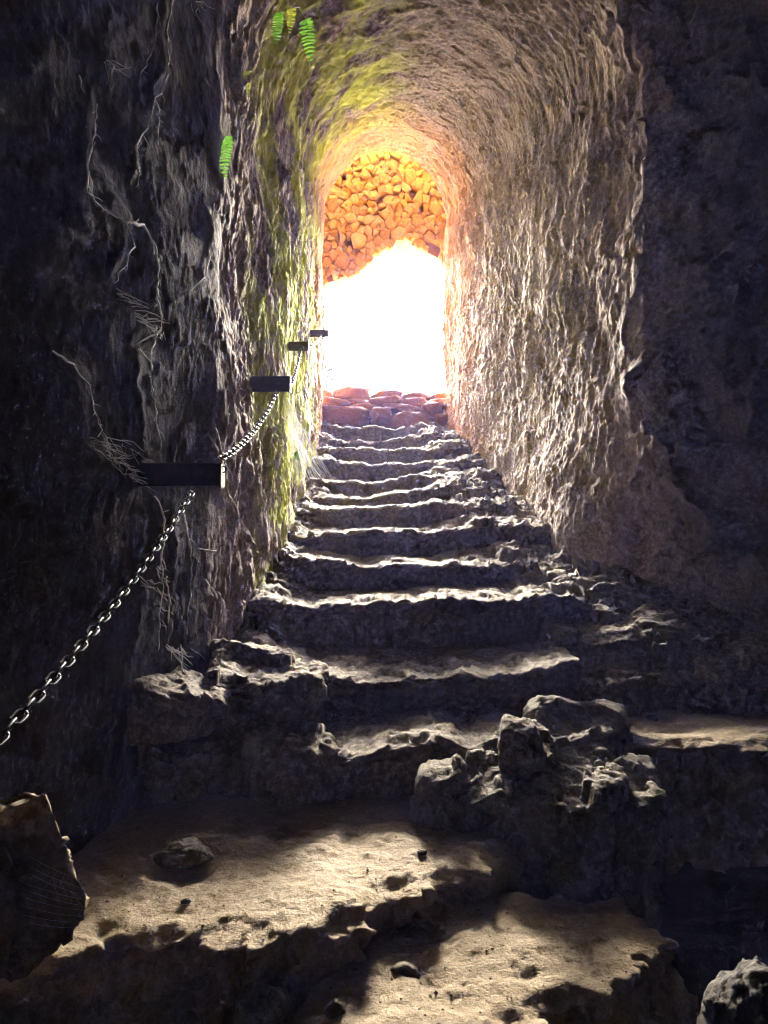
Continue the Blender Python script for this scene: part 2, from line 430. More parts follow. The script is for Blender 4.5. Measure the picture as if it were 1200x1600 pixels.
# ------------------------------------------------------------------ stairs
DIST = [2.92, 3.43, 4.08, 4.72, 5.3, 5.85, 6.4, 6.9, 7.4, 7.9, 8.35, 8.75]
EDGES = [1170, 1045, 945, 875, 828, 793, 770, 747, 722, 700, 682, 668]
stair = empty('staircase', (0, 3.0, CZ - 1.2))
tag(stair, 'worn rock-cut steps climbing through the tunnel to the bright opening', 'staircase')
def build_step(k):
    d = DIST[k]
    z = (800 - EDGES[k]) / F * d
    zlow = (800 - EDGES[k - 1]) / F * DIST[k - 1] if k else -1.2
    last = k == len(EDGES) - 1
    dn = DIST[k + 1] if not last else d + 0.7
    x0, x1 = -1.05, [0.62, 0.92, 1.15][k] if k < 3 else float(Rlo(d)) + 0.2
    nx = int((x1 - x0) / (0.0085 if k < 4 else 0.011))
    xs = np.linspace(x0, x1, nx)
    prof = []
    r = 0.035
    for s in np.linspace(0, 1, 26, endpoint=False):
        prof.append((0.035 * (1 - s), zlow - 0.10 + (z - r - zlow + 0.10) * s, 0.0))
    for a in np.linspace(0, math.pi / 2, 9, endpoint=False):
        prof.append((r - r * math.cos(a), z - r + r * math.sin(a), 1.0))
    for s in np.linspace(0, 1, 34):
        prof.append((r + (dn + 0.12 - d - r) * s, z + 0.012 * s, 1.0 - 0.6 * s))
    prof = np.array(prof)
    X, K = np.meshgrid(xs, np.arange(len(prof)), indexing='xy')
    dy = prof[K.ravel().astype(int), 0]; zz = prof[K.ravel().astype(int), 1]; w = prof[K.ravel().astype(int), 2]
    X = X.ravel()
    q = np.stack([X, np.full_like(X, d), np.zeros_like(X)], 1)
    e = 0.07 * fbm(q, 1.3, 2, seed=k + 1) + 0.035 * fbm(q, 6, 3, seed=k + 2)
    zo = 0.065 * fbm(q, 1.1, 2, seed=k + 11) + 0.028 * fbm(q, 5, 3, seed=k + 12)
    zo -= 0.03 * np.exp(-((X + 0.05) / 0.35) ** 2)
    Y = d + dy + e * (0.4 + 0.6 * w)
    Z = zz + zo * (0.25 + 0.75 * w)
    p = np.stack([X, Y, Z], 1)
    # towards the walls the steps break up into rubbly rock
    sr = sstep(0.22 * float(Rlo(d)), 0.7 * float(Rlo(d)), X + 0.15 * fbm(p, 3, 2, seed=5)) if k >= 2 else 0 * X
    sl = sstep(-0.45, -0.72, X + 0.1 * fbm(p, 3, 2, seed=6))
    side = np.maximum(sr, sl)
    up = np.where(w > 0.2, 1.0, 0.5)
    ramp = np.clip((Y - d) / (dn - d), -0.2, 1.2) * 0.13
    p[:, 2] += side * (ramp * 0.8 - 0.03 + 0.08 * facets(p, 5.5, seed=k % 3, tilt=0.7) + 0.03 * ridged(p, 4, 3, seed=2))
    p[:, 1] -= side * 0.06 * facets(p, 4.5, seed=2)
    G = p.reshape(len(prof), nx, 3); N = grid_normals(G).reshape(-1, 3)
    N *= np.sign(N[:, 2] - N[:, 1])[:, None]
    disp = 0.022 * facets(p, 7, seed=4, tilt=0.8) + 0.014 * fbm(p, 9, 4, 0.55, seed=8) + 0.004 * fbm(p, 40, 2, seed=8)
    p = p + N * disp[:, None]
    p[:, 2] += CZ
    p -= np.array(stair.location)
    o = link('step', mesh_from('step', p, grid_faces(len(prof), nx)), M_step, stair)
for k in range(len(EDGES)):
    build_step(k)

# ------------------------------------------------------------------ rocks and ledges in the chamber
def sdf_poly(px, py, poly):
    n = len(poly); d = np.full(px.shape, 1e9); inside = np.zeros(px.shape, bool)
    for i in range(n):
        ax, ay = poly[i]; bx, by = poly[(i + 1) % n]
        ex, ey = bx - ax, by - ay
        wx, wy = px - ax, py - ay
        t = np.clip((wx * ex + wy * ey) / (ex * ex + ey * ey), 0, 1)
        d = np.minimum(d, np.hypot(wx - ex * t, wy - ey * t))
        c = ((ay > py) != (by > py)) & (px < (bx - ax) * (py - ay) / (by - ay + 1e-12) + ax)
        inside ^= c
    return np.where(inside, -d, d)

def ledge(name, poly, ztop, zbot, label, cat='rock ledge', res=0.008, jag=1.0, tilt=(0, 0), mat=M_ledge, lip=0.035, seed=0, bumps=0.006, relief=0.0, group=None):
    poly = np.array(poly)
    x0, y0 = poly.min(0) - 0.24; x1, y1 = poly.max(0) + 0.24
    nx = int((x1 - x0) / res); ny = int((y1 - y0) / res)
    XX, YY = np.meshgrid(np.linspace(x0, x1, nx), np.linspace(y0, y1, ny))
    p = np.stack([XX.ravel(), YY.ravel(), np.zeros(XX.size)], 1)
    s = sdf_poly(p[:, 0], p[:, 1], poly)
    s = s + jag * (0.05 * fbm(p, 4, 3, seed=seed + 1) + 0.012 * fbm(p, 16, 3, 0.6, seed=seed + 2))
    zt = ztop + tilt[0] * (p[:, 0] - poly[:, 0].mean()) + tilt[1] * (p[:, 1] - poly[:, 1].mean())
    zt = zt + 0.022 * fbm(p, 2.5, 3, seed=seed + 3) + bumps * fbm(p, 9, 4, 0.6, seed=seed + 4) + 0.004 * facets(p, 7, seed=seed + 1)
    if relief:
        zt = zt + relief * (facets(p, 4.2, seed=seed + 2, tilt=1.1) + 0.55 * facets(p, 9.5, seed=seed + 3, tilt=0.9) + 0.35 * ridged(p, 5, 3, seed=seed + 5) - 0.2)
    zt = zt - lip * sstep(-0.09, 0.0, s) * (0.4 + 0.6 * sstep(-0.3, 0.3, fbm(p, 6, 2, seed=seed + 8)))
    tt = np.clip((s + 0.03 * fbm(p, 7, 3, seed=seed + 7)) / 0.20, 0, 1.3)
    st = (np.floor(tt * 4 + 0.9 * fbm(p, 5, 2, seed=seed + 9)) + sstep(0.55, 1.0, np.mod(tt * 4 + 0.9 * fbm(p, 5, 2, seed=seed + 9), 1.0))) / 4.0
    drop = np.clip(0.55 * tt + 0.45 * st, 0, 1.1) * sstep(-0.005, 0.02, s)
    z = zt - (ztop - zbot) * np.clip(drop + 0.12 * sstep(0, 0.012, s), 0, 1.05) + sstep(0, 0.05, s) * (0.05 * facets(p, 9, seed=seed + 3, tilt=0.8) + 0.03 * fbm(p, 14, 3, seed=seed + 6))
    c = poly.mean(0)
    p[:, 2] = z - zbot; p[:, 0] -= c[0]; p[:, 1] -= c[1]
    # close the block, remesh it evenly and break up its steep faces
    idx = np.arange(ny * nx).reshape(ny, nx)
    rim = np.concatenate([idx[0, :-1], idx[:-1, -1], idx[-1, :0:-1], idx[:0:-1, 0]])
    low_ = p[rim].copy(); low_[:, 2] = -0.35
    V = np.concatenate([p, low_]); n0 = len(p); m_ = len(rim)
    a_ = np.arange(m_); b_ = (a_ + 1) % m_
    Fs = [tuple(f) for f in grid_faces(ny, nx)] + [(rim[b], rim[a], n0 + a, n0 + b) for a, b in zip(a_, b_)] + [tuple(range(n0 + m_ - 1, n0 - 1, -1))]
    me = bpy.data.meshes.new(name); me.from_pydata([tuple(v) for v in V], [], Fs); me.update()
    o = link(name, me, mat)
    rm = o.modifiers.new('remesh', 'REMESH'); rm.mode = 'VOXEL'; rm.voxel_size = 0.0105
    ev = o.evaluated_get(bpy.context.evaluated_depsgraph_get()); me2 = bpy.data.meshes.new_from_object(ev)
    o.modifiers.clear(); o.data = me2; bpy.data.meshes.remove(me); me2.name = name
    if not me2.materials: me2.materials.append(mat)
    nv = len(me2.vertices); v = np.empty(nv * 3, np.float32); me2.vertices.foreach_get('co', v); v = v.reshape(-1, 3).astype(float)
    nn = np.empty(nv * 3, np.float32); me2.vertex_normals.foreach_get('vector', nn); nn = nn.reshape(-1, 3)
    steep = 1 - sstep(0.35, 0.85, nn[:, 2]); Q = v + seed * 0.77
    dsp = steep * (0.085 * facets(Q, 5.5, seed=seed, tilt=0.8) + 0.045 * facets(Q, 12, seed=seed + 1, tilt=0.8) + 0.012 * fbm(Q, 12, 3)) + (1 - steep) * (0.005 * facets(Q, 8, seed=seed + 2, tilt=0.5) + 0.0035 * facets(Q, 20, seed=seed + 3, tilt=0.8)) + 0.0035 * fbm(Q, 26, 3)
    v += nn * dsp[:, None]
    me2.vertices.foreach_set('co', v.astype(np.float32).ravel()); me2.polygons.foreach_set('use_smooth', [True] * len(me2.polygons)); me2.update()
    o.location = (c[0], c[1], zbot + CZ)
    tag(o, label, cat, group)
    return o

def plan(pts, z):
    """pixel outline on the level z -> plan polygon"""
    out = []
    for x, y in pts:
        d = z * F / (800.0 - y); out.append(((x - 600) / F * d, d))
    return out
Z1 = -1.146
up_edge = plan([(-60, 1520), (60, 1528), (110, 1500), (170, 1468), (250, 1462), (330, 1465), (400, 1462), (470, 1452), (560, 1425), (605, 1398), (650, 1385), (780, 1358)], Z1)
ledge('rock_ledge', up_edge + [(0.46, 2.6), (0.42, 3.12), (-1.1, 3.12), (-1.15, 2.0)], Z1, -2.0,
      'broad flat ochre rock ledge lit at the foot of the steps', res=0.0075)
Z2 = -1.25
low_edge = plan([(470, 1640), (560, 1660), (700, 1640), (830, 1604), (900, 1560), (945, 1532), (985, 1512), (1040, 1474), (1050, 1462)], Z2)
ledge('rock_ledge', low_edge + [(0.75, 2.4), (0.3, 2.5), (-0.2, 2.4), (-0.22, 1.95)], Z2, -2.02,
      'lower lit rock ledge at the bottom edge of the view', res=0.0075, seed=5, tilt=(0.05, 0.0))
Z3 = -0.95
ledge('rock_shelf', [(0.95, 3.08), (1.2, 3.0), (1.65, 2.96), (2.2, 2.8), (2.3, 3.6), (1.0, 3.65)], Z3, -2.9,
      'sandy rock shelf lit along the right wall beside the boulders', cat='rock shelf', res=0.010, seed=9, bumps=0.006)

def rock(name, c, size, label, cat='boulder', seed=0, sub=5, rot=0.0, amp=0.16, mat=M_rock, flat=0.5, rough=1.0, group=None):
    bm = bmesh.new(); bmesh.ops.create_icosphere(bm, subdivisions=sub, radius=1.0)
    me = bpy.data.meshes.new(name); bm.to_mesh(me); bm.free()
    n = len(me.vertices); v = np.empty(n * 3, np.float32); me.vertices.foreach_get('co', v); v = v.reshape(-1, 3).astype(float)
    nn = v.copy()
    q = v + seed * 3.7
    # planes cut the ball into a block
    rs = np.random.RandomState(seed + 11)
    r = np.ones(n)
    for k in range(9):
        a = rs.normal(size=3); a /= np.linalg.norm(a)
        dd = rs.uniform(0.62, 0.9)
        t = nn @ a
        r = np.where(t > 0.05, np.minimum(r, dd / np.maximum(t, 0.05)), r)
    v = nn * (r[:, None] * flat + (1 - flat))
    sz = np.array(size)
    s0 = float(sz.mean())
    w = v * sz
    wq = w + seed * 3.7
    disp = amp * s0 * (0.5 * fbm(wq / s0, 1.6, 3) + 0.55 * facets(wq / s0, 2.6, seed=seed % 5, tilt=0.8))
    disp += rough * (0.016 * facets(wq, 9, seed=2, tilt=0.9) + 0.011 * fbm(wq, 11, 4, 0.6) + 0.004 * ridged(wq, 24, 3))
    w = w + nn * disp[:, None]
    me.vertices.foreach_set('co', w.astype(np.float32).ravel())
    me.polygons.foreach_set('use_smooth', [True] * len(me.polygons)); me.update()
    o = link(name, me, mat); o.location = c; o.rotation_euler = (0, 0, rot)
    tag(o, label, cat, group)
    return o
def rock_px(name, x, y, d, size, label, **kw):
    """rock whose top centre appears at pixel (x, y) at distance d"""
    p = P(x, y, d); return rock(name, (p.x, p.y, p.z - size[2] * 0.85), size, label, **kw)

g = 'boulders beside the lowest steps'
def plan_rock(name, poly, ztop, zbot, label, cat='boulder', tilt=(0, 0), seed=0, mat=M_rock, amp=0.05, group=None, taper=0.12, edge=0.011):
    """craggy block of bedrock with a given plan, a tilted top and steep sides"""
    cx = sum(a for a, b in poly) / len(poly); cy_ = sum(b for a, b in poly) / len(poly)
    bm = bmesh.new(); n = len(poly); A = []; B = []
    for x, y in poly:
        B.append(bm.verts.new((x - cx, y - cy_, 0)))
        A.append(bm.verts.new(((x - cx) * (1 - taper), (y - cy_) * (1 - taper), ztop - zbot + tilt[0] * (x - cx) + tilt[1] * (y - cy_))))
    bm.faces.new(A)
    for i in range(n): bm.faces.new((B[i], B[(i + 1) % n], A[(i + 1) % n], A[i]))
    bmesh.ops.recalc_face_normals(bm, faces=bm.faces)
    bmesh.ops.triangulate(bm, faces=bm.faces)
    for it in range(7):
        es = [e for e in bm.edges if e.calc_length() > edge * 1.4]
        if not es: break
        bmesh.ops.subdivide_edges(bm, edges=es, cuts=1)
        bmesh.ops.triangulate(bm, faces=[f for f in bm.faces if len(f.verts) > 3])
        if it == 3:
            for _ in range(3): bmesh.ops.smooth_vert(bm, verts=bm.verts, factor=0.5, use_axis_x=True, use_axis_y=True, use_axis_z=True)
    bm.normal_update()
    for o_ in range(2):
        V = np.array([v.co[:] for v in bm.verts]); N = np.array([v.normal[:] for v in bm.verts]); Q = V + seed * 1.37
        if o_ == 0: disp = amp * (1.5 * facets(Q, 4.6, seed=seed, tilt=0.8) + 0.4 * fbm(Q, 3.5, 3, seed=seed))
        else: disp = amp * 0.40 * facets(Q, 9, seed=seed + 2, tilt=0.6) + 0.006 * fbm(Q, 12, 4, 0.6, seed=2) + 0.003 * ridged(Q, 30, 2)
        V = V + N * disp[:, None]
        for v, q in zip(bm.verts, V): v.co = q
        bm.normal_update()
    me = bpy.data.meshes.new(name); bm.to_mesh(me); bm.free()
    me.polygons.foreach_set('use_smooth', [True] * len(me.polygons))
    o = link(name, me, mat); o.location = (cx, cy_, zbot + CZ); tag(o, label, cat, group)
    return o
plan_rock('boulder', [(0.38, 2.76), (0.52, 2.72), (0.66, 2.80), (0.64, 2.98), (0.42, 3.0)], -0.83, -1.3, 'pointed dark boulder standing left in the pile right of the steps', tilt=(-0.1, 0.2), seed=71, group=g, amp=0.022, taper=0.5)
plan_rock('boulder', [(0.10, 2.72), (0.20, 2.66), (0.33, 2.72), (0.30, 2.88), (0.12, 2.88)], -0.98, -1.35, 'small boulder at the left toe of the pile before the lowest step', tilt=(0.1, 0.1), seed=72, group=g, amp=0.03, taper=0.3)
plan_rock('boulder', [(0.60, 2.96), (0.80, 2.90), (1.0, 2.96), (1.08, 3.3), (0.64, 3.34)], -0.91, -1.6, 'rough boulder with lit top, highest of the pile right of the steps', tilt=(0, 0.3), seed=3, group=g, amp=0.035)
plan_rock('boulder', [(0.28, 2.70), (0.42, 2.54), (0.62, 2.48), (0.82, 2.53), (0.95, 2.70), (0.98, 3.08), (0.55, 3.14), (0.32, 2.98)], -0.965, -1.9,
          'broad pitted boulder in the middle of the pile right of the steps', tilt=(0.04, 0.20), seed=12, group=g, amp=0.05)
plan_rock('boulder', [(0.16, 2.74), (0.28, 2.60), (0.46, 2.64), (0.47, 2.92), (0.2, 2.96)], -1.0, -1.5, 'low boulder reaching furthest left in the pile right of the steps', tilt=(0.15, 0.2), seed=21, group=g)
plan_rock('boulder', [(0.80, 2.58), (0.90, 2.52), (1.02, 2.64), (1.08, 2.98), (0.83, 2.98)], -1.03, -1.9, 'narrow boulder below the sandy shelf at the pile right of the steps', tilt=(0, 0.25), seed=30, group=g)
plan_rock('rock_outcrop', [(0.72, 3.58), (0.95, 3.40), (1.5, 3.42), (2.3, 3.5), (2.4, 4.7), (1.0, 4.7), (0.85, 4.2)], -0.63, -1.6, 'dark bedrock outcrop between the right wall and the second step', 'rock outcrop', tilt=(0.05, 0.36), seed=60, mat=M_step, amp=0.05)
# left outcrops
plan_rock('rock_outcrop', [(-0.76, 3.02), (-0.58, 3.08), (-0.38, 3.14), (-0.26, 3.24), (-0.24, 3.55), (-0.85, 3.6)], -0.71, -1.4, 'dark rock outcrop with lit crest left of the second step',
          'rock outcrop', tilt=(-0.10, 0.1), seed=40, mat=M_step)
plan_rock('rock_outcrop', [(-0.56, 2.86), (-0.40, 2.84), (-0.27, 2.88), (-0.20, 2.95), (-0.20, 3.15), (-0.58, 3.2)], -0.95, -1.4, 'low rock outcrop with lit rim left of the lowest step',
          'rock outcrop', tilt=(-0.2, 0.15), seed=45, mat=M_step)
plan_rock('rock_outcrop', [(-1.1, 2.82), (-0.82, 2.85), (-0.68, 2.95), (-0.64, 3.15), (-1.0, 3.3)], -0.72, -0.90, 'rock outcrop with slanting lit crest jutting from the left wall',
          'rock outcrop', tilt=(-0.45, 0.0), seed=50, mat=M_step, amp=0.035, taper=0.0)
def prism_rock(name, pix, d, depth, label, cat, mat, seed=0, amp=0.02):
    """slab whose face has the given outline at distance d and runs back by depth"""
    pp = [P(x, y, d) for x, y in pix]; c = sum(pp, Vector()) / len(pp)
    bm = bmesh.new()
    A = [bm.verts.new(q - c) for q in pp]; B = [bm.verts.new(q - c + Vector((-0.085, depth, -0.02))) for q in pp]
    n = len(pp)
    bm.faces.new(A); bm.faces.new(B[::-1])
    for i in range(n): bm.faces.new((A[i], B[i], B[(i + 1) % n], A[(i + 1) % n]))
    bmesh.ops.recalc_face_normals(bm, faces=bm.faces)
    bmesh.ops.triangulate(bm, faces=bm.faces)
    for it in range(6):
        es = [e for e in bm.edges if e.calc_length() > 0.012]
        if not es: break
        bmesh.ops.subdivide_edges(bm, edges=es, cuts=1)
        bmesh.ops.triangulate(bm, faces=[f for f in bm.faces if len(f.verts) > 3])
    bm.normal_update()
    V = np.array([v.co[:] for v in bm.verts]); N = np.array([v.normal[:] for v in bm.verts])
    disp = amp * (facets(V + seed, 7, seed=seed) + 0.7 * fbm(V + seed, 9, 4)) + 0.004 * fbm(V, 40, 3)
    V = V + N * disp[:, None]
    for v, q in zip(bm.verts, V): v.co = q
    me = bpy.data.meshes.new(name); bm.to_mesh(me); bm.free()
    me.polygons.foreach_set('use_smooth', [True] * len(me.polygons))
    o = link(name, me, mat); o.location = c; tag(o, label, cat)
    return o
prism_rock('rock_slab', [(-60, 1300), (-10, 1282), (14, 1330), (30, 1372), (24, 1440), (8, 1508), (-60, 1530)], 1.62, 0.09,
           'narrow split rock slab at the left edge before the upright slab', 'rock slab', M_ledge, seed=8, amp=0.02)
prism_rock('rock_slab', [(-40, 1280), (10, 1262), (72, 1238), (92, 1290), (112, 1345), (136, 1402), (134, 1440), (60, 1500), (-40, 1560)], 1.72, 0.10,
           'upright rock slab with lit corner in the lower left', 'rock slab', M_ledge, seed=3, amp=0.024)
rock_px('boulder', 285, 1322, 2.42, (0.10, 0.07, 0.035), 'half-buried flat boulder on the ledge near the left wall', seed=15, rough=0.6)
rock_px('boulder', 1185, 1535, 1.5, (0.11, 0.14, 0.2), 'dim grey-green boulder cut off by the bottom right corner', seed=17, sub=6, rough=0.6, mat=M_dark)
rock_px('boulder', 632, 1512, 2.04, (0.07, 0.06, 0.07), 'knobbly stone standing on the left end of the lower ledge', seed=19, cat='stone', rough=0.4)
rock_px('boulder', 415, 1540, 1.92, (0.06, 0.05, 0.07), 'small stone jutting from the shaded face of the broad ledge', seed=20, cat='stone', rough=0.4)
rock_px('boulder', 525, 1565, 1.9, (0.05, 0.05, 0.09), 'small pointed stone beside the left tip of the lower ledge', seed=21, cat='stone', rough=0.4)

# ------------------------------------------------------------------ mouth of the tunnel: landing walls, pit and header
HY = 10.5
def pit_wall(name, x, label):
    yy = np.linspace(9.38, HY + 0.6, 70); zz = np.linspace(0.2, 5.4, 170)
    YY, ZZ = np.meshgrid(yy, zz)
    p = np.stack([np.full(YY.size, x), YY.ravel(), ZZ.ravel()], 1)
    p[:, 0] += 0.1 * facets(p, 3.0, seed=3) + 0.03 * fbm(p, 6, 3)
    p[:, 2] += CZ
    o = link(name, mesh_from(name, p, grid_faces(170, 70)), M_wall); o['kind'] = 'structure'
pit_wall('pit_wall_left', -1.9, ''); pit_wall('pit_wall_right', 1.9, '')
def portal():
    # rock face round the tunnel end, seen only from outside
    m = MB(); y = EXIT_Y - 0.02
    L, R, zs, za = -0.80, 0.83, 3.70, 4.62
    ring = [(L, 0.2)] + [((L + R) / 2 - (R - L) / 2 * math.cos(a), zs + (za - zs) * math.sin(a)) for a in np.linspace(0, math.pi, 25)] + [(R, 0.2)]
    outer = []
    for (x, z) in ring:
        if z < 1: outer.append((-2.1 if x < 0 else 2.1, 0.2))
        else:
            a = math.atan2(z - 3.2, x); 
            outer.append((max(-2.1, min(2.1, 5 * math.cos(a))), 3.2 + 2.25 * math.sin(a) ** 0.4 if math.sin(a) > 0 else 3.2))
    V = [(x, y, z + CZ) for x, z in ring] + [(x, y, z + CZ) for x, z in outer]
    n = len(ring)
    m.add(V, [(i, i + 1, n + i + 1, n + i) for i in range(n - 1)])
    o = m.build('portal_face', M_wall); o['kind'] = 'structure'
portal()

# header wall of ochre rubble over the opening
hdr = empty('rubble_wall', (0, HY, CZ + 3.2))
tag(hdr, 'arched wall of ochre rubble stones above the bright opening', 'stone wall')
arch = [(-1.6, 2.75), (490, 462), (505, 447), (535, 438), (560, 425), (590, 396), (625, 376), (650, 388), (690, 408), (715, 430), (1.6, 2.9)]
arch_x = []; arch_z = []
for a in arch:
    if abs(a[0]) < 2: arch_x.append(a[0]); arch_z.append(a[1])
    else:
        q = P(a[0], a[1], HY); arch_x.append(q.x); arch_z.append(q.z - CZ)
def arch_at(x): return float(np.interp(x, arch_x, arch_z))
m = MB()
xs = np.linspace(-1.95, 1.95, 61)
for i in range(60):
    xa, xb = xs[i], xs[i + 1]; za_, zb_ = arch_at(xa) + 0.06, arch_at(xb) + 0.06
    V = [(xa, HY + 0.1, za_), (xb, HY + 0.1, zb_), (xb, HY + 0.1, 5.42), (xa, HY + 0.1, 5.42),
         (xa, HY + 0.5, za_), (xb, HY + 0.5, zb_), (xb, HY + 0.5, 5.42), (xa, HY + 0.5, 5.42)]
    V = [(x, y - HY, z - 3.2) for x, y, z in V]
    m.add(V, [(0, 1, 2, 3), (5, 4, 7, 6), (4, 5, 1, 0), (3, 2, 6, 7)])
m.build('joint_fill', M_mortar, hdr)
rr = random.Random(4)
seeds = []
tries = 0
while tries < 12000:
    tries += 1
    x = rr.uniform(-1.3, 1.3); z = rr.uniform(2.5, 5.5)
    r = rr.choice([0.05, 0.06, 0.08, 0.10, 0.14])
    if all((x - a) ** 2 + ((z - b) * 0.85) ** 2 > (0.5 * (r + c)) ** 2 * 1.25 for a, b, c in seeds):
        seeds.append((x, z, r))
def clip(poly, n, c):
    out = []
    for i in range(len(poly)):
        p, q = poly[i], poly[(i + 1) % len(poly)]
        a = p[0] * n[0] + p[1] * n[1] - c; b = q[0] * n[0] + q[1] * n[1] - c
        if a <= 0: out.append(p)
        if (a < 0) != (b < 0):
            t_ = a / (a - b); out.append((p[0] + (q[0] - p[0]) * t_, p[1] + (q[1] - p[1]) * t_))
    return out
def block_stone(parent, poly, mat, depth, bulge, y0=0.0, tilt=0.3, chamfer=0.75):
    """one faceted stone from its outline in the wall plane (x, z), facing -y"""
    cx = sum(p[0] for p in poly) / len(poly); cz = sum(p[1] for p in poly) / len(poly)
    tx, tz = rr.uniform(-tilt, tilt), rr.uniform(-tilt, tilt)
    V = []; n = len(poly)
    def ring(f, y, k):
        for (x, z) in poly:
            jx = rr.uniform(-1, 1) * 0.006 * k
            dx, dz = (x - cx) * f, (z - cz) * f
            V.append((dx + jx, y + (tx * dx + tz * dz) * k + rr.uniform(-1, 1) * 0.006 * k, dz + rr.uniform(-1, 1) * 0.006 * k))
    ring(0.92, depth, 0); ring(1.0, 0.03, 0.4); ring(0.93, -bulge * 0.55, 1); ring(chamfer * 0.8, -bulge, 1)
    V.append((rr.uniform(-.01, .01), -bulge * rr.uniform(0.9, 1.25), rr.uniform(-.01, .01)))
    Fc = []
    for k in range(3):
        for i in range(n):
            j = (i + 1) % n; Fc.append((k * n + i, k * n + j, (k + 1) * n + j, (k + 1) * n + i))
    for i in range(n): Fc.append((3 * n + i, 3 * n + (i + 1) % n, 4 * n))
    me = bpy.data.meshes.new('stone'); me.from_pydata(V, [], Fc); me.update()
    o = link('stone', me, mat, parent); o.location = (cx, y0, cz)
    return o
for i, (x, z, r) in enumerate(seeds):
    if z < arch_at(x) + 0.02 or z > 5.3 or abs(x) > 1.2 or rr.random() < 0.04: continue
    poly = [(x - .3, z - .3), (x + .3, z - .3), (x + .3, z + .3), (x - .3, z + .3)]
    for j, (a, b, c) in enumerate(seeds):
        if i == j or abs(a - x) > 0.6 or abs(b - z) > 0.6: continue
        dx, dz = a - x, b - z; L = math.hypot(dx, dz)
        nx_, nz_ = dx / L, dz / L
        an_ = rr.uniform(-0.28, 0.28); mx_, mz_ = x + dx * r / (r + c), z + dz * r / (r + c)
        nx_, nz_ = nx_ * math.cos(an_) - nz_ * math.sin(an_), nx_ * math.sin(an_) + nz_ * math.cos(an_)
        mid_ = nx_ * mx_ + nz_ * mz_ - rr.uniform(-0.016, 0.006)
        poly = clip(poly, (nx_, nz_), mid_)
    if len(poly) < 3: continue
    poly = [(px_, max(pz_, z - 0.14)) for px_, pz_ in poly]
    o = block_stone(hdr, [(a, b - 3.2) for a, b in poly], M_rubble, 0.12, rr.uniform(0.02, 0.05), rr.uniform(-0.03, 0.05), 0.55)

# low wall of red stones at the top of the steps
low = empty('low_stone_wall', (0, 9.45, CZ + 1.0))
tag(low, 'low wall of reddish stones across the top of the steps', 'stone wall')
boxes = [(497, 605, 524, 634, 9.7), (520, 603, 579, 630, 9.7), (580, 611, 629, 626, 9.8), (626, 612, 676, 628, 9.8), (672, 613, 700, 630, 9.75),
         (498, 620, 550, 640, 9.55), (545, 624, 584, 642, 9.6), (578, 618, 628, 634, 9.6), (620, 622, 672, 640, 9.6), (664, 622, 702, 640, 9.6),
         (496, 634, 580, 666, 9.3), (579, 636, 616, 668, 9.3), (600, 630, 640, 644, 9.5), (618, 633, 660, 650, 9.45), (612, 642, 680, 678, 9.25),
         (658, 627, 692, 652, 9.4), (676, 644, 708, 670, 9.3), (540, 628, 596, 650, 9.5), (486, 640, 502, 668, 9.4), (690, 630, 712, 655, 9.45)]
def boulder_block(parent, c, h, mat, seed):
    rs = np.random.RandomState(seed)
    bm = bmesh.new(); bmesh.ops.create_icosphere(bm, subdivisions=3, radius=1.0)
    V = np.array([v.co[:] for v in bm.verts])
    e = rs.uniform(4.5, 8.0)
    r = 1.0 / (np.abs(V) ** e).sum(1) ** (1.0 / e)
    ks = rs.normal(size=(5, 3)); ks /= np.linalg.norm(ks, axis=1)[:, None]
    for kk in ks: r = np.where(V @ kk > 0.2, np.minimum(r, rs.uniform(0.85, 1.0) / np.maximum(V @ kk, 0.2)), r)
    W_ = V * r[:, None] * (1 + 0.16 * fbm(V + seed * 2.3, 1.3, 4)[:, None])
    for v, q in zip(bm.verts, W_): v.co = (q[0] * h[0] * (1 + 0.12 * q[2] * rs.choice([-1, 1]) * 0.5), q[1] * h[1], q[2] * h[2] * (1 + 0.15 * q[0] * 0.5))
    me = bpy.data.meshes.new('stone'); bm.to_mesh(me); bm.free()
    me.polygons.foreach_set('use_smooth', [True] * len(me.polygons))
    o = link('stone', me, mat, parent); o.location = c
    return o
for i, (x0, y0, x1, y1, d) in enumerate(boxes):
    a = P(x0, y1, d); b = P(x1, y0, d)
    o = boulder_block(low, Vector(((a.x + b.x) / 2, d + 0.1, (a.z + b.z) / 2)) - low.location, ((b.x - a.x) * 0.49, 0.16, (b.z - a.z) * 0.50), M_red, i)
    o.rotation_euler = (rr.uniform(-0.1, 0.1), rr.uniform(-0.08, 0.08), rr.uniform(-0.2, 0.2))
m = MB(); m.box((0, 0.42, 0.02), (1.4, 0.2, 0.42)); m.build('joint_fill', M_mortar, low)

# outside ground: level beyond the mouth, hill over the cave
def outside():
    xs = [-150, -40, -12, -5, -2.0, 2.0, 5, 12, 40, 150]; ys = [-150, -40, -10, 4, 9.38, HY + 0.4, 14, 20, 40, 150]
    V = []; Fc = []
    for y in ys:
        for x in xs:
            z = 5.4 if y <= HY + 0.5 else 1.35
            V.append((x, y if y != 14 else HY + 1.0, z + CZ))
    nx = len(xs)
    for j in range(len(ys) - 1):
        for i in range(nx - 1):
            if ys[j] == 9.38 and xs[i] == -2.0: continue
            if ys[j] == HY + 0.4 and xs[i] == -2.0: continue
            Fc.append((j * nx + i, j * nx + i + 1, (j + 1) * nx + i + 1, (j + 1) * nx + i))
    me = bpy.data.meshes.new('ground'); me.from_pydata(V, [], Fc); me.update()
    o = link('ground', me, M_ground); o['kind'] = 'structure'
    m = MB(); m.add([(-2.0, 9.3, 1.2 + CZ), (2.0, 9.3, 1.2 + CZ), (2.0, HY + 1.05, 1.34 + CZ), (-2.0, HY + 1.05, 1.34 + CZ)], [(0, 1, 2, 3)])
    o = m.build('path', M_ground); o['kind'] = 'structure'
outside()

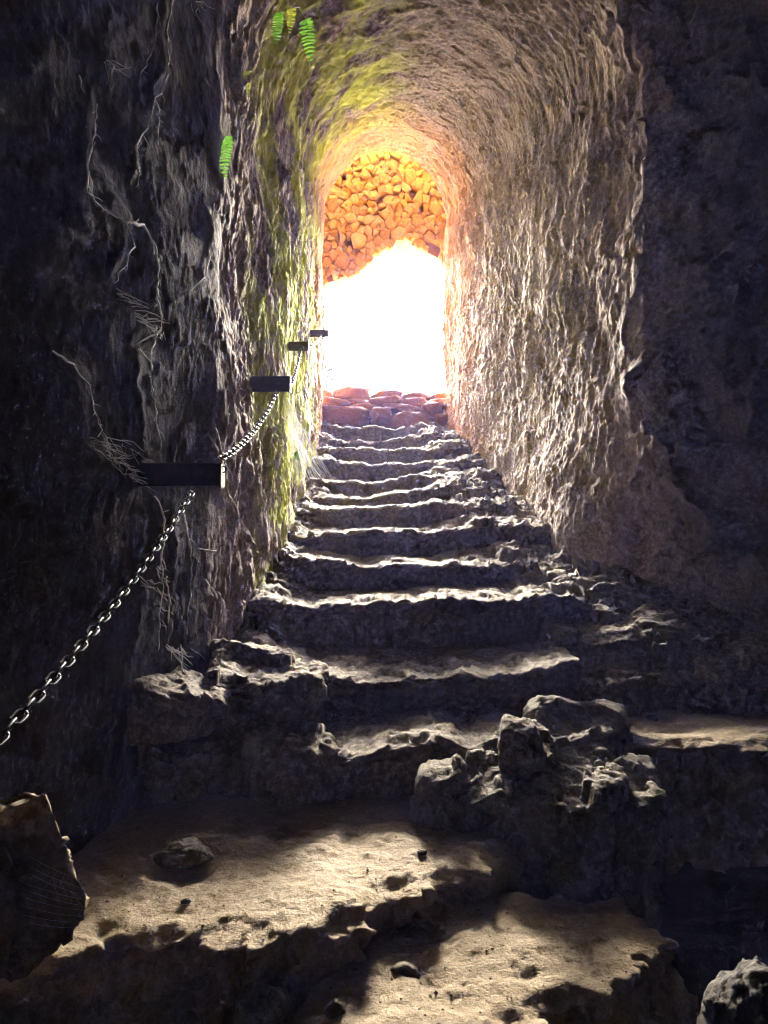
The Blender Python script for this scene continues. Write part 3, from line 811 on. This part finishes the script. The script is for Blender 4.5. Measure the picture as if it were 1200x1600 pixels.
# ------------------------------------------------------------------ chain rail on the left wall
brk = [(222, 345, 742, 2.7), (393, 452, 600, 4.4), (452, 481, 541, 5.7), (485, 512, 521, 7.75)]
brk = [(xa, xb, yc, (on_left_wall(xa, yc).y if on_left_wall(xa, yc) is not None else d) - 0.02) for xa, xb, yc, d in brk]
tips = []
names = ['longest dark steel rail bracket nearest on the left wall', 'second dark steel rail bracket in the tunnel from the chamber',
         'third dark steel rail bracket below the arch spring on the left', 'furthest small rail bracket silhouetted against the opening']
bolt_me = None
for i, (xa, xb, yc, d) in enumerate(brk):
    a = P(xa, yc, d); b = P(xb, yc, d)
    root = empty('rail_bracket', a); tag(root, names[i], 'bracket', 'chain rail brackets on the left wall')
    L = b.x - a.x; hh = 0.044 if i < 2 else 0.032
    m = MB(); m.box((L / 2 - 0.05, 0, 0), (L / 2 + 0.05, 0.018, hh)); bar = m.build('bar', M_steel, root)
    bv = bar.modifiers.new('bevel', 'BEVEL'); bv.width = 0.004; bv.segments = 2
    m = MB(); m.box((L + 0.004, 0, -0.004), (0.004, 0.034, hh + 0.002)); m.build('end_plate', M_steel, root)
    for s in (0.72, 0.78) if i == 0 else (0.72,):
        m = MB(); m.tube([(L * s, -0.0181, 0.004), (L * s, -0.026, 0.004)], [0.007, 0.006], 10)
        m.add([(L * s, -0.027, 0.004)], []); m.build('bolt', M_chain, root)
    m = MB(); m.tube([(L * 0.66 + 0.012 * math.cos(q_), 0, -hh - 0.008 + 0.012 * math.sin(q_)) for q_ in np.linspace(0, 2 * math.pi, 14, endpoint=False)], 0.003, 6, closed=True); m.build('eye_ring', M_chain, root, True)
    m = MB(); m.tube([(L + 0.010 + 0.010 * math.cos(q_), 0, hh * 0.5 + 0.012 * math.sin(q_)) for q_ in np.linspace(0, 2 * math.pi, 14, endpoint=False)], 0.003, 6, closed=True); m.build('eye_ring', M_chain, root, True)
    tips.append((a, b, d))
# one shared link mesh: an oval ring
lk = MB(); ov = []
for k in range(20):
    an = 2 * math.pi * k / 20
    x = math.cos(an) * 0.0115; y = math.sin(an) * 0.0115
    y += 0.0115 if math.sin(an) > 0 else -0.0115
    ov.append((x, 0, y))
lk.tube(ov, 0.0030, 7, closed=True)
link_me = bpy.data.meshes.new('chain_link'); link_me.from_pydata(lk.V, [], lk.F); link_me.update()
link_me.polygons.foreach_set('use_smooth', [True] * len(link_me.polygons)); link_me.materials.append(M_chain)
def chain(p0, p1, sag, label):
    p0 = Vector(p0); p1 = Vector(p1)
    root = empty('chain', p1); tag(root, label, 'chain', 'hand chains between the brackets')
    def at(t): return p0.lerp(p1, t) - Vector((0, 0, sag * 4 * t * (1 - t)))
    ts = np.linspace(0, 1, 400); L = [0.0]; pr = at(0)
    for t_ in ts[1:]:
        c = at(t_); L.append(L[-1] + (c - pr).length); pr = c
    pitch = 0.0395; n = int(L[-1] / pitch)
    for k in range(n):
        t_ = np.interp((k + 0.5) * pitch, L, ts); c = at(t_); tg = (at(min(1, t_ + 0.01)) - at(max(0, t_ - 0.01))).normalized()
        o = link('link', link_me, None, root); o.location = c - p1
        q = tg.to_track_quat('Z', 'Y').to_matrix().to_4x4() @ Matrix.Rotation((math.pi / 2 if k % 2 else 0) + 0.5, 4, 'Z')
        o.rotation_euler = q.to_euler()
c0 = P(-130, 1290, 1.15)
D1, D2, D3, D4 = [q_[3] for q_ in brk]
a1 = P(300, 768, D1 - 0.02); b1 = P(347, 716, D1 - 0.03)
chain(c0, a1, 0.05, 'near chain running from the first bracket down to the lower left')
chain(b1, P(432, 612, D2 - 0.02), 0.055, 'chain sagging between the first and second brackets')
chain(P(452, 603, D2 + 0.02), P(470, 546, D3 - 0.02), 0.04, 'chain between the second and third brackets')
chain(P(481, 541, D3 + 0.02), P(502, 523, D4 - 0.03), 0.03, 'chain between the third and the furthest bracket')

# ------------------------------------------------------------------ ferns, roots, webs
def frond(parent, base, tip, width, mat, bend=0.1, seed=0):
    base = Vector(base); tip = Vector(tip); ax = tip - base; L = ax.length
    side = ax.cross(Vector((0, 1, 0.15))).normalized(); out = side.cross(ax).normalized()
    m = MB(); pts = []
    n = 15
    def at(t): return base + ax * t - out * (bend * L * 4 * t * (1 - t))
    m.tube([at(t) for t in np.linspace(0, 1, 14)], [0.0016 * (1 - 0.7 * t) for t in np.linspace(0, 1, 14)], 5)
    rs = random.Random(seed)
    for k in range(n):
        t_ = 0.04 + 0.94 * k / (n - 1)
        w = width * (math.sin(math.pi * min(1, 0.18 + t_ * 0.84)) ** 0.7) * rs.uniform(0.88, 1.06)
        for sg in (-1, 1):
            b = at(t_); dirv = (side * sg + ax.normalized() * 0.45 + out * rs.uniform(-0.35, 0.1)).normalized()
            pw = 0.38 * L / n * rs.uniform(0.8, 1.1)
            e = b + dirv * w; mid1 = b + dirv * w * 0.35; mid2 = b + dirv * w * 0.75
            wv = ax.normalized() * pw
            dn = out * (-0.12 * w)
            m.add([b - wv * 0.7, b + wv * 0.7, mid1 + wv + dn * 0.3, mid2 + wv * 0.7 + dn * 0.7, e + dn, mid2 - wv * 0.7 + dn * 0.7, mid1 - wv + dn * 0.3],
                  [(0, 1, 2, 6), (6, 2, 3, 5), (5, 3, 4)])
    return m.build('frond', mat, parent)
def fern(label, base, fr, d):
    b = P(*base, d); root = empty('fern', b); tag(root, label, 'fern', 'ferns on the tunnel rim')
    for i, (x0, y0, x1, y1, w, mt) in enumerate(fr):
        frond(root, P(x0, y0, d - 0.02 * i) - b, P(x1, y1, d - 0.10 - 0.02 * i) - b, w, mt, seed=i)
        m = MB(); q0 = Vector((0, 0.03, 0)); q1 = P(x0, y0, d - 0.02 * i) - b
        m.tube([q0, q0.lerp(q1, 0.5) + Vector((0, -0.02, 0.015)), q1], 0.0017, 5); m.build('stem', M_root, root)
fern('bright green three-fronded fern hanging at the top of the tunnel rim', (458, 5), [(438, 20, 432, 74, 0.036, M_fern), (458, 14, 453, 56, 0.030, M_fern_y), (478, 30, 487, 102, 0.046, M_fern)], 3.7)
fern('single hanging fern frond lower on the left rim', (360, 185), [(357, 212, 352, 284, 0.040, M_fern)], 3.6)
fern('tiny yellow-green fern between the hanging ferns on the left rim', (392, 105), [(390, 112, 382, 128, 0.022, M_fern_y), (390, 130, 389, 158, 0.014, M_fern_y)], 3.7)
fern('small green fern caught in the cobweb on the left steps', (466, 700), [(462, 706, 470, 724, 0.022, M_fern), (464, 712, 458, 722, 0.02, M_fern)], 5.0)

def root_tube(root, pix, r0, r1, seed, side=0.45, lift=0.026):
    rs = random.Random(seed); out = []
    for (xa, ya), (xb, yb) in zip(pix[:-1], pix[1:]):
        n = max(2, int(math.hypot(xb - xa, yb - ya) / 9))
        for k in range(n):
            t_ = k / n
            q = on_left_wall(xa + (xb - xa) * t_ + rs.uniform(-2.2, 2.2), ya + (yb - ya) * t_, lift)
            if q is not None and (not out or (q - out[-1]).length < 0.12): out.append(q)
    if len(out) < 3: return
    n = len(out); m = MB()
    m.tube([q - root.location for q in out], [(r0 + (r1 - r0) * i_ / (n - 1)) * rs.uniform(0.6, 1.35) for i_ in range(n)], 6)
    for k in range(1, n - 1):
        if rs.random() < side:
            e = out[k] + Vector((rs.uniform(-0.01, 0.03), rs.uniform(-0.03, 0.02), rs.uniform(-0.06, 0.01)))
            m.tube([out[k] - root.location, (out[k] + e) / 2 - root.location + Vector((0.006, 0, 0)), e - root.location], [r1, r1 * 0.7, r1 * 0.3], 4)
    m.build('root', M_root, root, True)
def root_system(label, lines, fibres=(), r0=0.0036, seed=0):
    root = empty('wall_roots', on_left_wall(*lines[0][0]) or P(*lines[0][0], 2.5)); tag(root, label, 'roots', 'roots clinging to the left wall')
    for i_, ln in enumerate(lines): root_tube(root, ln, r0 * 1.25, r0 * 0.6, seed * 50 + i_)
    rs = random.Random(seed + 90)
    for (x0, y0, x1, y1, dx, dy, n) in fibres:
        m = MB()
        for k in range(int(n * 0.55)):
            t_ = rs.random(); xa = x0 + (x1 - x0) * t_ + rs.uniform(-6, 6); ya = y0 + (y1 - y0) * t_ + rs.uniform(-6, 6)
            l = rs.uniform(0.3, 1.0) ** 1.5 + 0.15; pts_ = []; ta_ = rs.gauss(0, 0.45); ca_, sa_ = math.cos(ta_), math.sin(ta_)
            for u_ in (0, 0.33, 0.66, 1.0):
                q = on_left_wall(xa + (dx * ca_ - dy * sa_) * l * u_ + rs.uniform(-3.5, 3.5), ya + (dx * sa_ + dy * ca_) * l * u_ + rs.uniform(-3.5, 3.5), 0.012 + 0.035 * u_)
                if q is not None: pts_.append(q - root.location)
            if len(pts_) == 4 and all((b - a).length < 0.15 for a, b in zip(pts_, pts_[1:])): m.tube(pts_, [0.0018, 0.0016, 0.0012, 0.0006], 4)
        if m.V: m.build('rootlets', M_root, root, True)
root_system('thin pale roots trailing down the upper left wall in a kinked line', [[(140, 165), (136, 220), (125, 300), (150, 328), (186, 346), (200, 385), (172, 435), (165, 447)], [(112, 118), (120, 155)], [(126, 240), (134, 262)]],
            [(158, 95, 172, 105, 2, 34, 16), (168, 448, 220, 500, 28, 22, 40)], 0.003, 1)
root_system('long pale root hanging from the top edge left of the ferns', [[(262, 0), (250, 40), (256, 100), (244, 135), (230, 175), (206, 230), (208, 300)], [(236, 5), (232, 70), (205, 128)], [(238, 160), (236, 235)]], [(300, 0, 306, 10, -4, 22, 10)], 0.0034, 2)
root_system('knotted pale root running down to the nearest bracket', [[(188, 346), (215, 352), (234, 382), (238, 440), (242, 512), (226, 545), (226, 600), (240, 680), (245, 716)], [(240, 515), (190, 545)], [(205, 545), (218, 555), (226, 575)]], [(225, 500, 245, 520, -8, 12, 12)], 0.0036, 3)
root_system('root mat on the wall beside the left end of the nearest bracket', [[(72, 548), (102, 570), (130, 602), (136, 640), (148, 672), (138, 690)], [(84, 575), (92, 592)]], [(132, 685, 210, 745, 18, 18, 60), (150, 680, 205, 700, 8, 42, 22)], 0.0032, 4)
root_system('thin roots dropping past the chain under the nearest bracket', [[(232, 775), (246, 800), (250, 812), (242, 870), (246, 925), (240, 960), (238, 1025)], [(275, 790), (288, 850), (290, 900), (286, 960), (284, 1000)], [(250, 900), (256, 945), (252, 985)]],
            [(238, 870, 246, 985, 3, 22, 26), (208, 905, 225, 915, 4, 18, 10)], 0.0034, 5)
root_system('short roots on the rim between the first and second brackets', [[(326, 320), (328, 370), (314, 432), (282, 460)], [(328, 668), (345, 722), (350, 772), (366, 802), (384, 850)], [(300, 858), (350, 862)], [(314, 905), (326, 940)]], [(255, 1005, 300, 1020, 14, 34, 26)], 0.0028, 6)
def web(label, rays, r=0.0006, cross=3):
    m = MB(); rs = random.Random(len(rays))
    org = rays[0][0].copy(); lines = []
    for a, b in rays:
        sag = Vector((0, 0, -0.03 * (b - a).length))
        ln = [a.lerp(b, t) + sag * 4 * t * (1 - t) - org for t in np.linspace(0, 1, 9)]
        m.tube(ln, r, 4); lines.append(ln)
    for k in range(len(lines) * cross):
        i = rs.randrange(len(lines) - 1); j = min(len(lines) - 1, i + rs.randint(1, 3))
        s = rs.randint(1, 7); m.tube([lines[i][s], lines[j][min(8, max(0, s + rs.randint(-1, 1)))]], r * 0.7, 4)
    o = m.build('cobweb', M_silk); o.location = org
    tag(o, label, 'cobweb')
rs = random.Random(5)
web('dense white cobweb fanned from the left tunnel wall onto the steps',
    [(P(452 + rs.uniform(-8, 8), 610 + rs.uniform(0, 70), 5.15), P(462 + 0.95 * k, 754 - 0.2 * k + rs.uniform(-4, 4), 5.0 + rs.uniform(-0.1, 0.15))) for k in range(60)], 0.0006)
web('fine cobweb strung between the slab and the ledge at lower left',
    [(P(38 + rs.uniform(-8, 8), 1338 + 13 * k, 1.69), P(126 + rs.uniform(-6, 10), 1378 + 9 * k, 1.70)) for k in range(9)], 0.00022, 1)

# loose grit on the ledges and lower steps
bpy.context.view_layer.update()
dg = bpy.context.evaluated_depsgraph_get()
m = MB(); rg = random.Random(12)
for k in range(1300):
    if k % 3: x, y, zt_ = rg.uniform(-1.0, 0.45), rg.uniform(1.85, 2.7), CZ - 0.9
    elif k % 2: x, y, zt_ = rg.uniform(-0.2, 0.7), rg.uniform(1.75, 2.3), CZ - 0.9
    else: x, y, zt_ = rg.uniform(-0.6, 1.8), rg.uniform(2.9, 4.6), CZ + 0.3
    h = S.ray_cast(dg, Vector((x, y, zt_)), Vector((0, 0, -1)), distance=1.6)
    if not h[0] or h[2].z < 0.8 or h[4].name.split('.')[0] not in ('rock_ledge', 'step', 'rock_shelf'): continue
    r = 0.0011 + 0.0042 * rg.random() ** 6
    q = h[1] + Vector((0, 0, r * 0.35)); V = []
    for ax in ((1, 0, 0), (-1, 0, 0), (0, 1, 0), (0, -1, 0), (0, 0, 0.8), (0, 0, -0.8)):
        V.append(q + Vector(ax) * r * rg.uniform(0.6, 1.3) + Vector((rg.uniform(-1, 1), rg.uniform(-1, 1), rg.uniform(-1, 1))) * r * 0.3)
    m.add(V, [(0, 2, 4), (2, 1, 4), (1, 3, 4), (3, 0, 4), (2, 0, 5), (1, 2, 5), (3, 1, 5), (0, 3, 5)])
o = m.build('grit', M_rock); o['kind'] = 'stuff'; o['label'] = 'loose grit scattered on the ledges and steps'

# pebbles
for i, (x, y, zl, s, lab) in enumerate([(290, 1406, Z1, 0.011, 'tiny dark pebble left of centre on the broad ledge'), (1020, 1122, Z3, 0.02, 'dark pebble on the sandy shelf'),
                                        (660, 1338, Z1, 0.012, 'flat pebble near the right tip of the broad ledge')]):
    d = zl * F / (800 - y); p = P(x, y, d)
    h = S.ray_cast(dg, Vector((p.x, p.y, p.z + 0.15)), Vector((0, 0, -1)), distance=0.6)
    if h[0]: p = h[1]
    o = rock('pebble', (p.x, p.y, p.z + s * 0.3), (s * 1.4, s, s * 0.8), lab, 'pebble', seed=30 + i, sub=3, rough=0.05, mat=M_dark)

# bushes outside the opening
def bush(label, x, y, d, r, n, seed):
    rs = random.Random(seed); c = P(x, y, d); root = empty('bush', (c.x, c.y, 1.36 + CZ)); tag(root, label, 'bush', 'bushes outside the opening')
    m = MB()
    for k in range(n):
        v = Vector((rs.gauss(0, 1), rs.gauss(0, 1), rs.gauss(0, 1))); v = v.normalized() * r * rs.random() ** 0.4
        q = c + v - root.location
        a = Vector((rs.uniform(-1, 1), rs.uniform(-1, 1), rs.uniform(-1, 1))).normalized(); b = a.orthogonal().normalized()
        l = rs.uniform(0.03, 0.06)
        m.add([q, q + a * l + b * l * 0.4, q + a * 2 * l, q + a * l - b * l * 0.4], [(0, 1, 2, 3)])
    m.build('foliage', M_bush, root)
    m = MB(); top = c - root.location
    for k in range(5):
        m.tube([(rs.uniform(-.05, .05), rs.uniform(-.05, .05), 0), top * 0.5 + Vector((rs.uniform(-.1, .1), rs.uniform(-.1, .1), 0)), top + Vector((rs.uniform(-r, r), rs.uniform(-r, r), rs.uniform(-r, r))) * .6], [0.02, 0.014, 0.005], 5)
    m.build('stem', M_root, root)
bush('small leafy bush at the lower left of the bright opening', 515, 585, 13.5, 0.30, 260, 1)
bush('small leafy bush in the middle of the bright opening', 617, 570, 15.0, 0.30, 130, 2)

# ------------------------------------------------------------------ bluish volume added to stand in for lens glare
HZ = True
if HZ:
    m = MB(); m.box((0, 0, 2.0 + CZ), (158, 158, 5.4)); 
    hm = bpy.data.materials.new('glare_veil_volume'); hm.use_nodes = True; ht = hm.node_tree; ht.nodes.clear()
    vo = ht.nodes.new('ShaderNodeVolumePrincipled'); vo.inputs['Color'].default_value = (0.32, 0.36, 1.0, 1)
    vo.inputs['Density'].default_value = 0.0032; vo.inputs['Anisotropy'].default_value = 0.15
    oo = ht.nodes.new('ShaderNodeOutputMaterial'); ht.links.new(vo.outputs[0], oo.inputs['Volume'])
    o = m.build('glare_veil', hm); o['kind'] = 'stuff'; o['label'] = 'thin bluish veil added in place of lens glare'
